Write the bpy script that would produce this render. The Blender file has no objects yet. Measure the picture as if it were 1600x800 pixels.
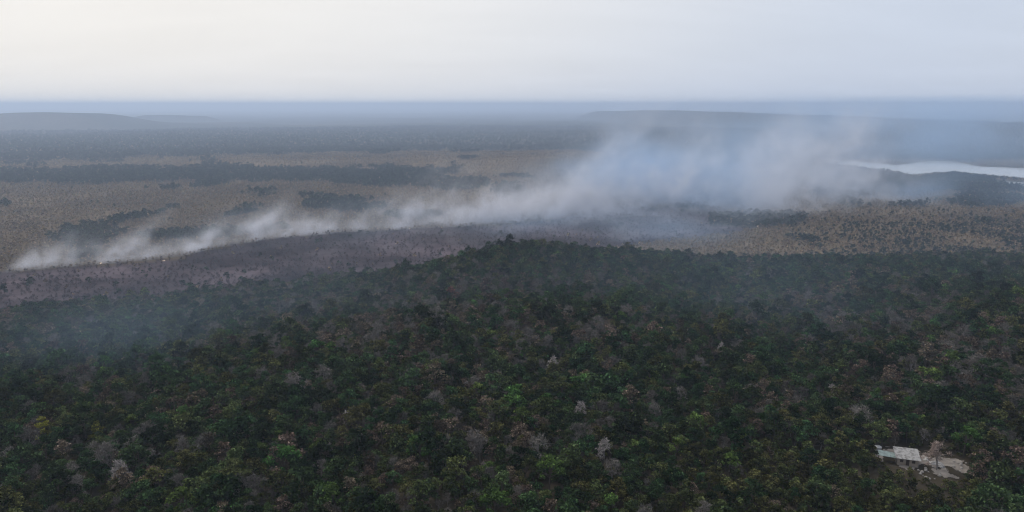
import bpy, math, random
import numpy as np
R = math.radians
rng = np.random.default_rng(11)
random.seed(11)
sc = bpy.context.scene
col = sc.collection

# ------------------------------------------------------------------ camera
CAM_Z, F_PX, PITCH = 200.0, 1143.0, R(11.71)
cam = bpy.data.cameras.new('camera'); cam.sensor_width = 36; cam.lens = 36 * F_PX / 1600
cam.clip_start = 1; cam.clip_end = 120000
camo = bpy.data.objects.new('camera', cam); col.objects.link(camo)
camo.location = (0, 0, CAM_Z); camo.rotation_euler = (R(90) - PITCH, 0, 0)
sc.camera = camo

# ------------------------------------------------------------------ sky, sun, exposure
SUN_EL, SUN_AZ = R(48), R(-40)          # azimuth from +Y towards +X
SUNV = (math.sin(SUN_AZ) * math.cos(SUN_EL), math.cos(SUN_AZ) * math.cos(SUN_EL), math.sin(SUN_EL))
w = bpy.data.worlds.new('World'); sc.world = w; w.use_nodes = True
nt = w.node_tree; nt.nodes.clear()
N = lambda t, **k: _node(nt, t, **k)
def _node(tree, t, **k):
    n = tree.nodes.new(t)
    for a, b in k.items(): setattr(n, a, b)
    return n
out = N('ShaderNodeOutputWorld'); bg = N('ShaderNodeBackground'); bg.inputs[1].default_value = 0.1
sky = N('ShaderNodeTexSky', sky_type='NISHITA', sun_disc=False)
sky.sun_elevation = SUN_EL; sky.sun_rotation = SUN_AZ % (2 * math.pi); sky.dust_density = 4.0; sky.air_density = 1.2
tc = N('ShaderNodeTexCoord')
# thin high overcast: brighter round the veiled sun, with faint streaks
dot = N('ShaderNodeVectorMath', operation='DOT_PRODUCT'); dot.inputs[1].default_value = SUNV
nt.links.new(tc.outputs['Generated'], dot.inputs[0])
glow = N('ShaderNodeMapRange', interpolation_type='SMOOTHSTEP'); glow.inputs[1].default_value = 0.28; glow.inputs[2].default_value = 0.85
nt.links.new(dot.outputs['Value'], glow.inputs[0])
veil = N('ShaderNodeMix', data_type='RGBA'); nt.links.new(glow.outputs[0], veil.inputs[0])
veil.inputs[6].default_value = (6.5, 7.2, 8.5, 1); veil.inputs[7].default_value = (9.7, 9.4, 9.0, 1)
sep = N('ShaderNodeSeparateXYZ'); nt.links.new(tc.outputs['Generated'], sep.inputs[0])
zz = N('ShaderNodeMath', operation='MAXIMUM'); zz.inputs[1].default_value = 0.0; nt.links.new(sep.outputs[2], zz.inputs[0])
zb = N('ShaderNodeMath', operation='ADD'); zb.inputs[1].default_value = 0.16; nt.links.new(zz.outputs[0], zb.inputs[0])
div = N('ShaderNodeVectorMath', operation='DIVIDE'); nt.links.new(tc.outputs['Generated'], div.inputs[0])
cmb = N('ShaderNodeCombineXYZ'); [nt.links.new(zb.outputs[0], cmb.inputs[i]) for i in range(3)]
nt.links.new(cmb.outputs[0], div.inputs[1])
mp = N('ShaderNodeMapping'); mp.inputs['Scale'].default_value = (0.7, 1.5, 0.01); mp.inputs['Rotation'].default_value = (0, 0, R(-24))
nt.links.new(div.outputs[0], mp.inputs[0])
nz = N('ShaderNodeTexNoise'); nz.inputs['Scale'].default_value = 1.3; nz.inputs['Detail'].default_value = 5; nz.inputs['Roughness'].default_value = 0.52
nz.inputs['Distortion'].default_value = 0.35
nt.links.new(mp.outputs[0], nz.inputs['Vector'])
nr = N('ShaderNodeMapRange'); nr.inputs[1].default_value = 0.3; nr.inputs[2].default_value = 0.7; nr.inputs[3].default_value = 0.975; nr.inputs[4].default_value = 1.025
nt.links.new(nz.outputs[0], nr.inputs[0])
vm = N('ShaderNodeVectorMath', operation='SCALE'); nt.links.new(veil.outputs[2], vm.inputs[0]); nt.links.new(nr.outputs[0], vm.inputs['Scale'])
mix = N('ShaderNodeMix', data_type='RGBA'); mix.inputs[0].default_value = 0.9
nt.links.new(sky.outputs[0], mix.inputs[6]); nt.links.new(vm.outputs[0], mix.inputs[7])
nt.links.new(mix.outputs[2], bg.inputs[0]); nt.links.new(bg.outputs[0], out.inputs[0])

sun = bpy.data.lights.new('sun', 'SUN'); sun.energy = 1.5; sun.angle = R(10); sun.color = (1.0, 0.96, 0.92)
suno = bpy.data.objects.new('sun', sun); col.objects.link(suno)
suno.rotation_euler = (R(90) - SUN_EL, 0, math.pi - SUN_AZ)
suno.location = (0, 0, 900)
vs = sc.view_settings; vs.view_transform = 'Standard'; vs.look = 'None'; vs.gamma = 1; vs.exposure = 0.0; vs.use_curve_mapping = False
cy = sc.cycles
cy.use_denoising = True; cy.filter_width = 1.1
try: cy.denoiser = 'OPENIMAGEDENOISE'
except Exception: pass
cy.volume_bounces = 2; cy.max_bounces = 4; cy.diffuse_bounces = 2; cy.glossy_bounces = 2; cy.transmission_bounces = 3
cy.volume_max_steps = 384; cy.volume_step_rate = 2.2
cy.sample_clamp_indirect = 4.0

# ------------------------------------------------------------------ helpers
def vnoise(x, y, scale, seed, octaves=3, rough=0.5):
    """smooth lattice noise in -1..1 at world points"""
    x = np.asarray(x, float); y = np.asarray(y, float)
    tot = np.zeros(np.broadcast(x, y).shape); amp = 1.0; norm = 0.0
    for o in range(octaves):
        tab = np.random.default_rng(seed * 17 + o).uniform(-1, 1, (256, 256))
        u = x / scale + 1000.3 * (o + 1); v = y / scale + 777.7 * (o + 1)
        iu = np.floor(u).astype(int); iv = np.floor(v).astype(int); fu = u - iu; fv = v - iv
        fu = fu * fu * (3 - 2 * fu); fv = fv * fv * (3 - 2 * fv)
        g = lambda a, b: tab[a % 256, b % 256]
        tot += amp * ((g(iu, iv) * (1 - fu) + g(iu + 1, iv) * fu) * (1 - fv) + (g(iu, iv + 1) * (1 - fu) + g(iu + 1, iv + 1) * fu) * fv)
        norm += amp; amp *= rough; scale /= 2.03
    return tot / norm
sstep = lambda a, b, x: (lambda t: t * t * (3 - 2 * t))(np.clip((np.asarray(x, float) - a) / (b - a), 0, 1))
CP, SP = math.cos(PITCH), math.sin(PITCH)
def plan(px, py, z=0.0):
    """survey: where a point of the photograph lies on a level of height z"""
    u = (px - 800) / F_PX; v = (400 - py) / F_PX
    t = (z - CAM_Z) / (-SP + v * CP)
    return u * t, (CP + v * SP) * t
def chart(x, y, z=0.0):
    """inverse of plan()"""
    dz = z - CAM_Z
    dep = np.maximum(y * CP - dz * SP, 1.0); up = y * SP + dz * CP
    return 800 + F_PX * x / dep, 400 - F_PX * up / dep

# ------------------------------------------------------------------ terrain heights
ctrl = [(p[0], p[1], p[2]) for p in (
    (-100, 800, 86), (400, 800, 88), (800, 800, 88), (1200, 800, 88), (1700, 800, 88),
    (0, 690, 84), (400, 650, 86), (800, 650, 86), (1200, 650, 87), (1600, 650, 88),
    (-60, 640, 82), (120, 610, 82), (300, 565, 81), (450, 530, 82), (600, 512, 82), (850, 506, 83), (1080, 522, 81), (1350, 490, 80), (1650, 470, 80),
    (-80, 545, 58), (150, 520, 58), (300, 500, 60), (450, 482, 62), (600, 472, 66), (850, 466, 69), (1100, 466, 65), (1350, 448, 62), (1650, 440, 60),
    (-100, 482, 17), (0, 484, 14), (150, 470, 16), (300, 455, 18), (480, 444, 28), (620, 436, 42), (700, 419, 60), (770, 402, 71), (830, 391, 76), (900, 399, 69), (1000, 405, 63),
    (1150, 412, 54), (1300, 408, 43), (1450, 398, 36), (1650, 388, 32))]
cx, cyy, cz = [], [], []
for px, py, z in ctrl:
    a, b = plan(px, py, z); cx.append(a); cyy.append(b); cz.append(z)
for a, b, z in ((0, 0, 84), (-250, 40, 82), (250, 40, 86), (0, -300, 84), (-500, -100, 80), (500, -100, 84), (-600, 300, 70), (600, 300, 84), (0, -900, 60)):
    cx.append(a); cyy.append(b); cz.append(z)
for a in (-1000, -700, -450, -200, 0, 200, 450, 750, 1100):
    for b, z in ((830 if abs(a) > 300 else 860, 4), (1000, 0), (1250, 0)):
        if a >= 450 and b < 900: z = 20
        cx.append(a); cyy.append(b); cz.append(z)
cx = np.array(cx); cyy = np.array(cyy); cz = np.array(cz, float)
phi = lambda r: np.sqrt(r * r + 30.0 ** 2)
A = phi(np.hypot(cx[:, None] - cx, cyy[:, None] - cyy)) + 2.0 * np.eye(len(cx)) * -1
wts = np.linalg.solve(A, cz - 20)
def ridge(x, y, pts, h, wid):
    d = np.full(x.shape, 1e9); hh = np.zeros(x.shape)
    for k, ((x0, y0), (x1, y1)) in enumerate(zip(pts[:-1], pts[1:])):
        t = np.clip(((x - x0) * (x1 - x0) + (y - y0) * (y1 - y0)) / ((x1 - x0) ** 2 + (y1 - y0) ** 2), 0, 1)
        dd = np.hypot(x - x0 - t * (x1 - x0), y - y0 - t * (y1 - y0)); m = dd < d
        d = np.where(m, dd, d); hh = np.where(m, h[k] + (h[k + 1] - h[k]) * t, hh)
    return hh * (1 - sstep(wid * 0.35, wid, d))
def polar(px, dist):
    t = (px - 800) / F_PX; return t * dist, dist
R_RIGHT = [polar(960, 11000), polar(1060, 8600), polar(1300, 6600), polar(1530, 5000)]
R_LEFT = [polar(-700, 6500), polar(-100, 6600), polar(110, 6600)]
R_LEFT2 = [polar(110, 6600), polar(330, 7600)]
R_BUMP = [polar(262, 9000), polar(300, 9000)]
R_BROWN = [polar(420, 2750), polar(620, 2700), polar(800, 2560), polar(900, 2520), polar(1040, 2500)]
def height(x, y):
    x = np.asarray(x, float); y = np.asarray(y, float); d = np.hypot(x, y)
    hill = np.full(x.shape, 20.0)
    near = d < 1500
    xs, ys = x[near], y[near]; h = np.full(xs.shape, 20.0)
    for a, b, c in zip(cx, cyy, wts): h += c * phi(np.hypot(xs - a, ys - b))
    hill[near] = h
    hill = np.clip(hill, -3, 100) + vnoise(x, y, 70, 3, 3) * 3.2 * sstep(2, 25, hill)
    flat = vnoise(x, y, 420, 5, 3) * 3.0 + vnoise(x, y, 2600, 6, 4) * 16 * sstep(2800, 6000, d)
    flat += ridge(x, y, R_RIGHT, [110, 120, 98, 68], 700) + ridge(x, y, R_LEFT, [74, 72, 66], 900) + ridge(x, y, R_LEFT2, [66, 20], 900) + ridge(x, y, R_BUMP, [75, 70], 500)
    flat += vnoise(x, y, 700, 8, 4) * 9 * sstep(3600, 5200, d)
    flat += ridge(x, y, R_BROWN, [6, 18, 27, 33, 25], 460)
    flat -= np.where(d > 9000, (d - 9000) ** 2 / 4.0e7, 0)
    fore = np.where(y > 0, sstep(900, 1060, d), sstep(700, 1400, d))
    z = hill * (1 - fore) + flat * fore
    u, v = chart(x, y)
    rm = river_mask(u, v) * (d > 1500)
    return z * (1 - rm) + (-2.5) * rm
RIV_T = ((1290, 251), (1340, 252), (1400, 258), (1425, 255), (1450, 251), (1490, 252), (1530, 260), (1600, 263), (1700, 268), (1900, 276))
RIV_B = ((1290, 254), (1340, 260), (1400, 268), (1425, 273), (1450, 271), (1490, 267), (1530, 272), (1600, 278), (1700, 292), (1900, 305))
RIV2_T = ((1555, 282.5), (1600, 285), (1700, 290), (1900, 306)); RIV2_B = ((1555, 284.5), (1600, 292), (1700, 300), (1900, 325))
def river_mask(u, v):
    def m(T, B):
        t = np.interp(u, *zip(*T)); b = np.interp(u, *zip(*B))
        return sstep(-1.5, 0.0, v - t) * sstep(-1.5, 0.0, b - v) * (u > T[0][0])
    return np.maximum(m(RIV_T, RIV_B), m(RIV2_T, RIV2_B))
def hz(x, y): return float(height(np.array([x]), np.array([y]))[0])
def spot(px, py):
    """ground point seen at a place of the photograph (walks down the sight line)"""
    u = (px - 800) / F_PX; v = (400 - py) / F_PX
    dy = CP + v * SP; dz = -SP + v * CP
    t = np.concatenate([np.arange(90, 1500, 1.0), np.geomspace(1500, 20000, 3000)])
    zt = CAM_Z + dz * t; k = int(np.argmax(zt < height(u * t, dy * t)))
    return u * t[k], dy * t[k], float(hz(u * t[k], dy * t[k]))

# ------------------------------------------------------------------ land cover
FRONT = [(60, 420), (150, 412), (270, 402), (330, 388), (420, 373), (520, 364), (640, 358), (760, 352), (860, 344), (940, 325)]
BURNT = [(-260, 440)] + FRONT + [(1000, 322), (1100, 328), (1250, 334), (1258, 346), (1180, 357), (1100, 366), (1000, 380), (940, 390), (930, 440), (800, 470), (-260, 560)]
def inside(u, v, poly):
    r = np.zeros(np.shape(u), bool); n = len(poly)
    for i in range(n):
        (x0, y0), (x1, y1) = poly[i], poly[(i + 1) % n]
        if y0 == y1: continue
        r ^= ((y0 > v) != (y1 > v)) & (u < (x1 - x0) * (v - y0) / (y1 - y0) + x0)
    return r
WOODS = [(145, 362, 55, 9), (90, 372, 30, 5), (290, 368, 60, 7), (360, 362, 60, 5), (410, 356, 40, 4), (520, 316, 50, 10), (560, 326, 40, 5), (640, 286, 120, 6), (725, 289, 40, 9), (800, 300, 26, 14), (640, 336, 40, 5),
         (1185, 346, 68, 9), (1130, 350, 40, 5), (1540, 314, 60, 9), (1420, 322, 30, 3), (260, 294, 16, 2.5), (1350, 300, 80, 10), (1080, 268, 60, 8), (1200, 285, 50, 8), (8, 320, 14, 4), (420, 300, 26, 2)]
def cover(x, y):
    """0 savanna, 1 woodland, 2 burnt, 3 hill forest, 4 far forest"""
    d = np.hypot(x, y); u, v = chart(x, y)
    un = u + vnoise(x, y, 70, 21, 3) * 24 + vnoise(x, y, 14, 25, 2) * 14; vn = v + vnoise(x, y, 70, 22, 3) * 4.5 + vnoise(x, y, 14, 26, 2) * 3.0
    k = np.zeros(x.shape, int)
    far = vn < np.interp(un, (0, 250, 420, 560, 620, 900, 1000, 1250, 1300, 1500, 1600), (252, 246, 244, 240, 236, 236, 258, 262, 300, 288, 284))
    band = (vn < np.interp(un, (0, 300, 560, 700, 720), (287, 284, 281, 276, 262))) & (vn > np.interp(un, (0, 200, 420, 560, 700, 720), (266, 262, 262, 266, 266, 262))) & (un < 715)
    k[far | band] = 4
    for (a, b, ra, rb) in WOODS:
        k[((un - a) / ra) ** 2 + ((vn - b) / rb) ** 2 < 1] = 1
    k[(un > 1290) & (v > np.interp(u, *zip(*RIV_B)) + 6) & (vn < 300)] = 1; k[(u > 1270) & (v > 250) & (v < np.interp(u, *zip(*RIV_B)) + 6)] = 0
    scat = vnoise(x, y * .6, 120, 29, 4) > 0.44
    k[scat & (k == 0) & (d > 900)] = 1
    k[inside(un, vn, BURNT) & (d > 500)] = 2
    k[inside(u, v, [(1105, 336), (1200, 332), (1262, 337), (1250, 347), (1180, 354), (1110, 352)])] = 1
    az = np.degrees(np.arctan2(x, y))
    lim = np.interp(az, (-40, -32, -24, -16, -8, 1, 8, 14, 21, 28, 35, 45), (690, 700, 715, 730, 730, 720, 720, 735, 780, 840, 910, 940)) + vnoise(x, y, 50, 31, 3) * 30 + (vnoise(x, y, 9, 33, 2) * 60 + vnoise(x, y, 55, 34, 2) * 75) * ((az < -7) | (az > 6))
    k[(d < lim) | (y < 300)] = 3
    return k

# ------------------------------------------------------------------ materials
def mat(name, build):
    m = bpy.data.materials.new(name); m.use_nodes = True; t = m.node_tree; t.nodes.clear()
    o = t.nodes.new('ShaderNodeOutputMaterial'); build(t, o); return m
def lk(t, a, b): t.links.new(a, b)
def foliage(name, c, var=0.35, hue=0.04, trans=0.25):
    def b(t, o):
        oi = _node(t, 'ShaderNodeObjectInfo'); at = _node(t, 'ShaderNodeAttribute', attribute_name='leafvar')
        v1 = _node(t, 'ShaderNodeMapRange'); v1.inputs[3].default_value = 1 - var; v1.inputs[4].default_value = 1 + var
        lk(t, oi.outputs['Random'], v1.inputs[0])
        h1 = _node(t, 'ShaderNodeMath', operation='FRACT'); m1 = _node(t, 'ShaderNodeMath', operation='MULTIPLY'); m1.inputs[1].default_value = 17.37
        lk(t, oi.outputs['Random'], m1.inputs[0]); lk(t, m1.outputs[0], h1.inputs[0])
        h2 = _node(t, 'ShaderNodeMapRange'); h2.inputs[3].default_value = 0.5 - hue; h2.inputs[4].default_value = 0.5 + hue; lk(t, h1.outputs[0], h2.inputs[0])
        mm = _node(t, 'ShaderNodeMath', operation='MULTIPLY'); lk(t, v1.outputs[0], mm.inputs[0]); lk(t, at.outputs['Fac'], mm.inputs[1])
        hs = _node(t, 'ShaderNodeHueSaturation'); hs.inputs['Color'].default_value = (*c, 1)
        lk(t, h2.outputs[0], hs.inputs['Hue']); lk(t, mm.outputs[0], hs.inputs['Value'])
        d = _node(t, 'ShaderNodeBsdfDiffuse'); tr = _node(t, 'ShaderNodeBsdfTranslucent'); mx = _node(t, 'ShaderNodeMixShader'); mx.inputs[0].default_value = trans
        lk(t, hs.outputs[0], d.inputs[0]); lk(t, hs.outputs[0], tr.inputs[0]); lk(t, d.outputs[0], mx.inputs[1]); lk(t, tr.outputs[0], mx.inputs[2]); lk(t, mx.outputs[0], o.inputs[0])
    return mat(name, b)
def plain(name, c, rough=0.85, noise=0.25, scale=0.6, metal=0.0, spec=0.3):
    def b(t, o):
        tcn = _node(t, 'ShaderNodeTexCoord'); n = _node(t, 'ShaderNodeTexNoise'); n.inputs['Scale'].default_value = scale; n.inputs['Detail'].default_value = 5
        lk(t, tcn.outputs['Object'], n.inputs['Vector'])
        mr = _node(t, 'ShaderNodeMapRange'); mr.inputs[1].default_value = .25; mr.inputs[2].default_value = .75; mr.inputs[3].default_value = 1 - noise; mr.inputs[4].default_value = 1 + noise
        lk(t, n.outputs[0], mr.inputs[0])
        hs = _node(t, 'ShaderNodeHueSaturation'); hs.inputs['Color'].default_value = (*c, 1); lk(t, mr.outputs[0], hs.inputs['Value'])
        p = _node(t, 'ShaderNodeBsdfPrincipled'); p.inputs['Roughness'].default_value = rough; p.inputs['Metallic'].default_value = metal; p.inputs['Specular IOR Level'].default_value = spec
        lk(t, hs.outputs[0], p.inputs['Base Color']); lk(t, p.outputs[0], o.inputs[0])
    return mat(name, b)
M = dict(
    dark=foliage('dark_green_leaves', (0.034, 0.056, 0.022), .65), olive=foliage('olive_leaves', (0.066, 0.072, 0.026), .6), brown=foliage('dry_brown_leaves', (0.115, 0.088, 0.064), .5, .02),
    grey=foliage('grey_twigs', (0.135, 0.122, 0.108), .35, .01, 0.0), bright=foliage('bright_green_leaves', (0.065, 0.108, 0.028), .2), yellow=foliage('yellow_leaves', (0.20, 0.20, 0.035), .15, .01),
    pale=foliage('pale_dead_twigs', (0.30, 0.27, 0.25), .15, .01, 0.0), rust=foliage('rust_red_leaves', (0.17, 0.075, 0.050), .15, .01), pink=foliage('pinkish_dry_twigs', (0.27, 0.215, 0.18), .1, .01, 0.0),
    savanna=foliage('savanna_leaves', (0.24, 0.174, 0.098), .4, .02), mid=foliage('woodland_leaves', (0.035, 0.050, 0.028), .4), char=foliage('charred_twigs', (0.085, 0.068, 0.070), .4, .02, 0.0),
    bark=plain('bark', (0.085, 0.068, 0.055), .9, .3, 3), greybark=plain('grey_bark', (0.20, 0.18, 0.165), .9, .3, 3))

# ------------------------------------------------------------------ ground sheet
front = np.linspace(-56, 56, 560); back = np.linspace(56, 304, 72)[1:-1]
ang = np.radians(np.concatenate([front, back]))
rad = np.concatenate([[0, 25, 50, 75], np.geomspace(100, 45000, 380)])
AA, RR = np.meshgrid(ang, rad[1:]); GX = np.sin(AA) * RR; GY = np.cos(AA) * RR
GZ = height(GX, GY)
verts = np.concatenate([[[0, 0, hz(0, 0)]], np.stack([GX, GY, GZ], -1).reshape(-1, 3)])
nA, nR = len(ang), len(rad) - 1
i = np.arange(nR - 1)[:, None] * nA + np.arange(nA)[None] + 1; j = np.arange(nR - 1)[:, None] * nA + (np.arange(nA) + 1)[None] % nA + 1
quads = np.stack([i, i + nA, j + nA, j], -1).reshape(-1, 4)[:, ::-1]
fan = np.stack([np.zeros(nA, int), np.arange(nA) + 1, (np.arange(nA) + 1) % nA + 1], -1)[:, ::-1]
me = bpy.data.meshes.new('ground'); me.from_pydata(verts.tolist(), [], fan.tolist() + quads.tolist()); me.shade_smooth()
kz = cover(verts[:, 0], verts[:, 1])
pal = np.array([(0.112, 0.083, 0.050), (0.045, 0.045, 0.027), (0.060, 0.046, 0.050), (0.050, 0.042, 0.030), (0.026, 0.030, 0.022)])
gc = pal[kz]
dv = np.hypot(verts[:, 0], verts[:, 1]); farm = (kz == 4) & (dv > 2500)
pn = sstep(0.12, 0.42, vnoise(verts[:, 0] * .55, verts[:, 1], 800, 41, 4))[:, None] * farm[:, None]
gc = gc * (1 - pn) + np.array([(0.075, 0.066, 0.05)]) * pn
ash = vnoise(verts[:, 0], verts[:, 1], 75, 43, 5); gc[kz == 2] *= np.clip(1 + 1.3 * ash[kz == 2], .35, 2.2)[:, None]
tone = vnoise(verts[:, 0], verts[:, 1], 240, 44, 4); gc[kz == 0] *= np.clip(1 + .7 * tone[kz == 0], .55, 1.6)[:, None]
at = me.attributes.new('cover', 'FLOAT_COLOR', 'POINT'); at.data.foreach_set('color', np.concatenate([gc, np.ones((len(gc), 1))], 1).astype(np.float32).ravel())
def groundmat(t, o):
    a = _node(t, 'ShaderNodeAttribute', attribute_name='cover'); g = _node(t, 'ShaderNodeNewGeometry')
    n1 = _node(t, 'ShaderNodeTexNoise'); n1.inputs['Scale'].default_value = 0.05; n1.inputs['Detail'].default_value = 8; n1.inputs['Roughness'].default_value = .62
    n2 = _node(t, 'ShaderNodeTexNoise'); n2.inputs['Scale'].default_value = 0.009; n2.inputs['Detail'].default_value = 5
    for n in (n1, n2): lk(t, g.outputs['Position'], n.inputs['Vector'])
    mr = _node(t, 'ShaderNodeMapRange'); mr.inputs[1].default_value = .3; mr.inputs[2].default_value = .7; mr.inputs[3].default_value = .6; mr.inputs[4].default_value = 1.4; lk(t, n1.outputs[0], mr.inputs[0])
    mr2 = _node(t, 'ShaderNodeMapRange'); mr2.inputs[1].default_value = .3; mr2.inputs[2].default_value = .7; mr2.inputs[3].default_value = .75; mr2.inputs[4].default_value = 1.25; lk(t, n2.outputs[0], mr2.inputs[0])
    m = _node(t, 'ShaderNodeMath', operation='MULTIPLY'); lk(t, mr.outputs[0], m.inputs[0]); lk(t, mr2.outputs[0], m.inputs[1])
    hs = _node(t, 'ShaderNodeHueSaturation'); lk(t, a.outputs['Color'], hs.inputs['Color']); lk(t, m.outputs[0], hs.inputs['Value'])
    p = _node(t, 'ShaderNodeBsdfPrincipled'); p.inputs['Roughness'].default_value = 1; p.inputs['Specular IOR Level'].default_value = 0
    bm = _node(t, 'ShaderNodeBump'); bm.inputs['Strength'].default_value = .6; bm.inputs['Distance'].default_value = 3; lk(t, n1.outputs[0], bm.inputs['Height']); lk(t, bm.outputs[0], p.inputs['Normal'])
    lk(t, hs.outputs[0], p.inputs['Base Color']); lk(t, p.outputs[0], o.inputs[0])
me.materials.append(mat('ground', groundmat))
ground = bpy.data.objects.new('ground', me); col.objects.link(ground); ground['kind'] = 'structure'

# ------------------------------------------------------------------ river
def watermat(t, o):
    g = _node(t, 'ShaderNodeNewGeometry'); n = _node(t, 'ShaderNodeTexNoise'); n.inputs['Scale'].default_value = .12; n.inputs['Detail'].default_value = 4
    lk(t, g.outputs['Position'], n.inputs['Vector'])
    bm = _node(t, 'ShaderNodeBump'); bm.inputs['Strength'].default_value = .12; bm.inputs['Distance'].default_value = 1; lk(t, n.outputs[0], bm.inputs['Height'])
    p = _node(t, 'ShaderNodeBsdfPrincipled'); p.inputs['Base Color'].default_value = (.50, .50, .47, 1); p.inputs['Roughness'].default_value = .12; p.inputs['IOR'].default_value = 1.33
    lk(t, bm.outputs[0], p.inputs['Normal']); lk(t, p.outputs[0], o.inputs[0])
WATER = mat('river_water', watermat)
for T, B in ((RIV_T, RIV_B), (RIV2_T, RIV2_B)):
    us = np.linspace(T[0][0], 1900, 120); vv = []; ff = []
    tt = np.interp(us, *zip(*T)); bb = np.interp(us, *zip(*B)); wob = vnoise(us, us * 0, 22, 51, 3)
    for q in range(len(us)):
        a = plan(us[q], tt[q] + wob[q] * .5, -1.0); b = plan(us[q], bb[q] + wob[-q] * .5, -1.0)
        vv += [(*a, -1.0), (*b, -1.0)]
        if q: ff.append((2 * q - 2, 2 * q - 1, 2 * q + 1, 2 * q))
    m = bpy.data.meshes.new('river'); m.from_pydata(vv, [], ff); m.materials.append(WATER)
    o = bpy.data.objects.new('river', m); col.objects.link(o); o['kind'] = 'structure'

# ------------------------------------------------------------------ tree shapes
class MB:
    def __init__(s): s.v = []; s.f = []; s.m = []; s.c = []; s.n = 0
    def add(s, v, f, m=0, c=1.0):
        v = np.asarray(v, float).reshape(-1, 3); s.v.append(v); s.f += [tuple(int(q) + s.n for q in r) for r in f]; s.m += [m] * len(f)
        s.c.append(np.broadcast_to(np.asarray(c, float), (len(v),))); s.n += len(v)
    def tube(s, pts, rads, k=5, m=0):
        pts = np.asarray(pts, float); V = []
        for q, (p, r) in enumerate(zip(pts, rads)):
            d = pts[min(q + 1, len(pts) - 1)] - pts[max(q - 1, 0)]; d = d / (np.linalg.norm(d) + 1e-9)
            a = np.cross(d, (0.3, 0.9, 0.1)); a /= np.linalg.norm(a) + 1e-9; b = np.cross(d, a)
            V += [p + r * (math.cos(2 * math.pi * e / k) * a + math.sin(2 * math.pi * e / k) * b) for e in range(k)]
        Fs = [(q * k + e, q * k + (e + 1) % k, (q + 1) * k + (e + 1) % k, (q + 1) * k + e) for q in range(len(pts) - 1) for e in range(k)]
        s.add(V, Fs + [tuple(range((len(pts) - 1) * k, len(pts) * k))], m)
    def box(s, x0, x1, y0, y1, z0, z1, m=0):
        s.add([(x, y, z) for z in (z0, z1) for y in (y0, y1) for x in (x0, x1)], [(0, 2, 3, 1), (4, 5, 7, 6), (0, 1, 5, 4), (1, 3, 7, 5), (3, 2, 6, 7), (2, 0, 4, 6)], m)
    def mesh(s, name, mats):
        me = bpy.data.meshes.new(name); me.from_pydata(np.concatenate(s.v).tolist(), [], s.f)
        for q in mats: me.materials.append(q)
        me.polygons.foreach_set('material_index', np.array(s.m, np.int32))
        a = me.attributes.new('leafvar', 'FLOAT', 'POINT'); a.data.foreach_set('value', np.concatenate(s.c).astype(np.float32)); me.update(); return me
def leaves(mb, ctr, size, r, flat=0.5, m=0, shade=None, asp=0.7):
    """leaf clumps: one small bent face each"""
    n = len(ctr); nrm = r.normal(size=(n, 3)); nrm[:, 2] = np.abs(nrm[:, 2]) + flat; nrm /= np.linalg.norm(nrm, axis=1)[:, None]
    a = np.cross(nrm, r.normal(size=(n, 3))); a /= np.linalg.norm(a, axis=1)[:, None]; b = np.cross(nrm, a)
    s = size * r.uniform(.6, 1.4, (n, 1)); c = np.asarray(ctr)
    V = np.stack([c - a * s, c - b * s * asp + nrm * s * .18, c + a * s, c + b * s * asp - nrm * s * .1], 1).reshape(-1, 3)
    sh = (1.0 if shade is None else shade) * np.clip(np.exp(r.normal(-.1, .5, n)), .25, 3.0)
    mb.add(V, np.arange(4 * n).reshape(n, 4), m, np.repeat(sh, 4))
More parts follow.
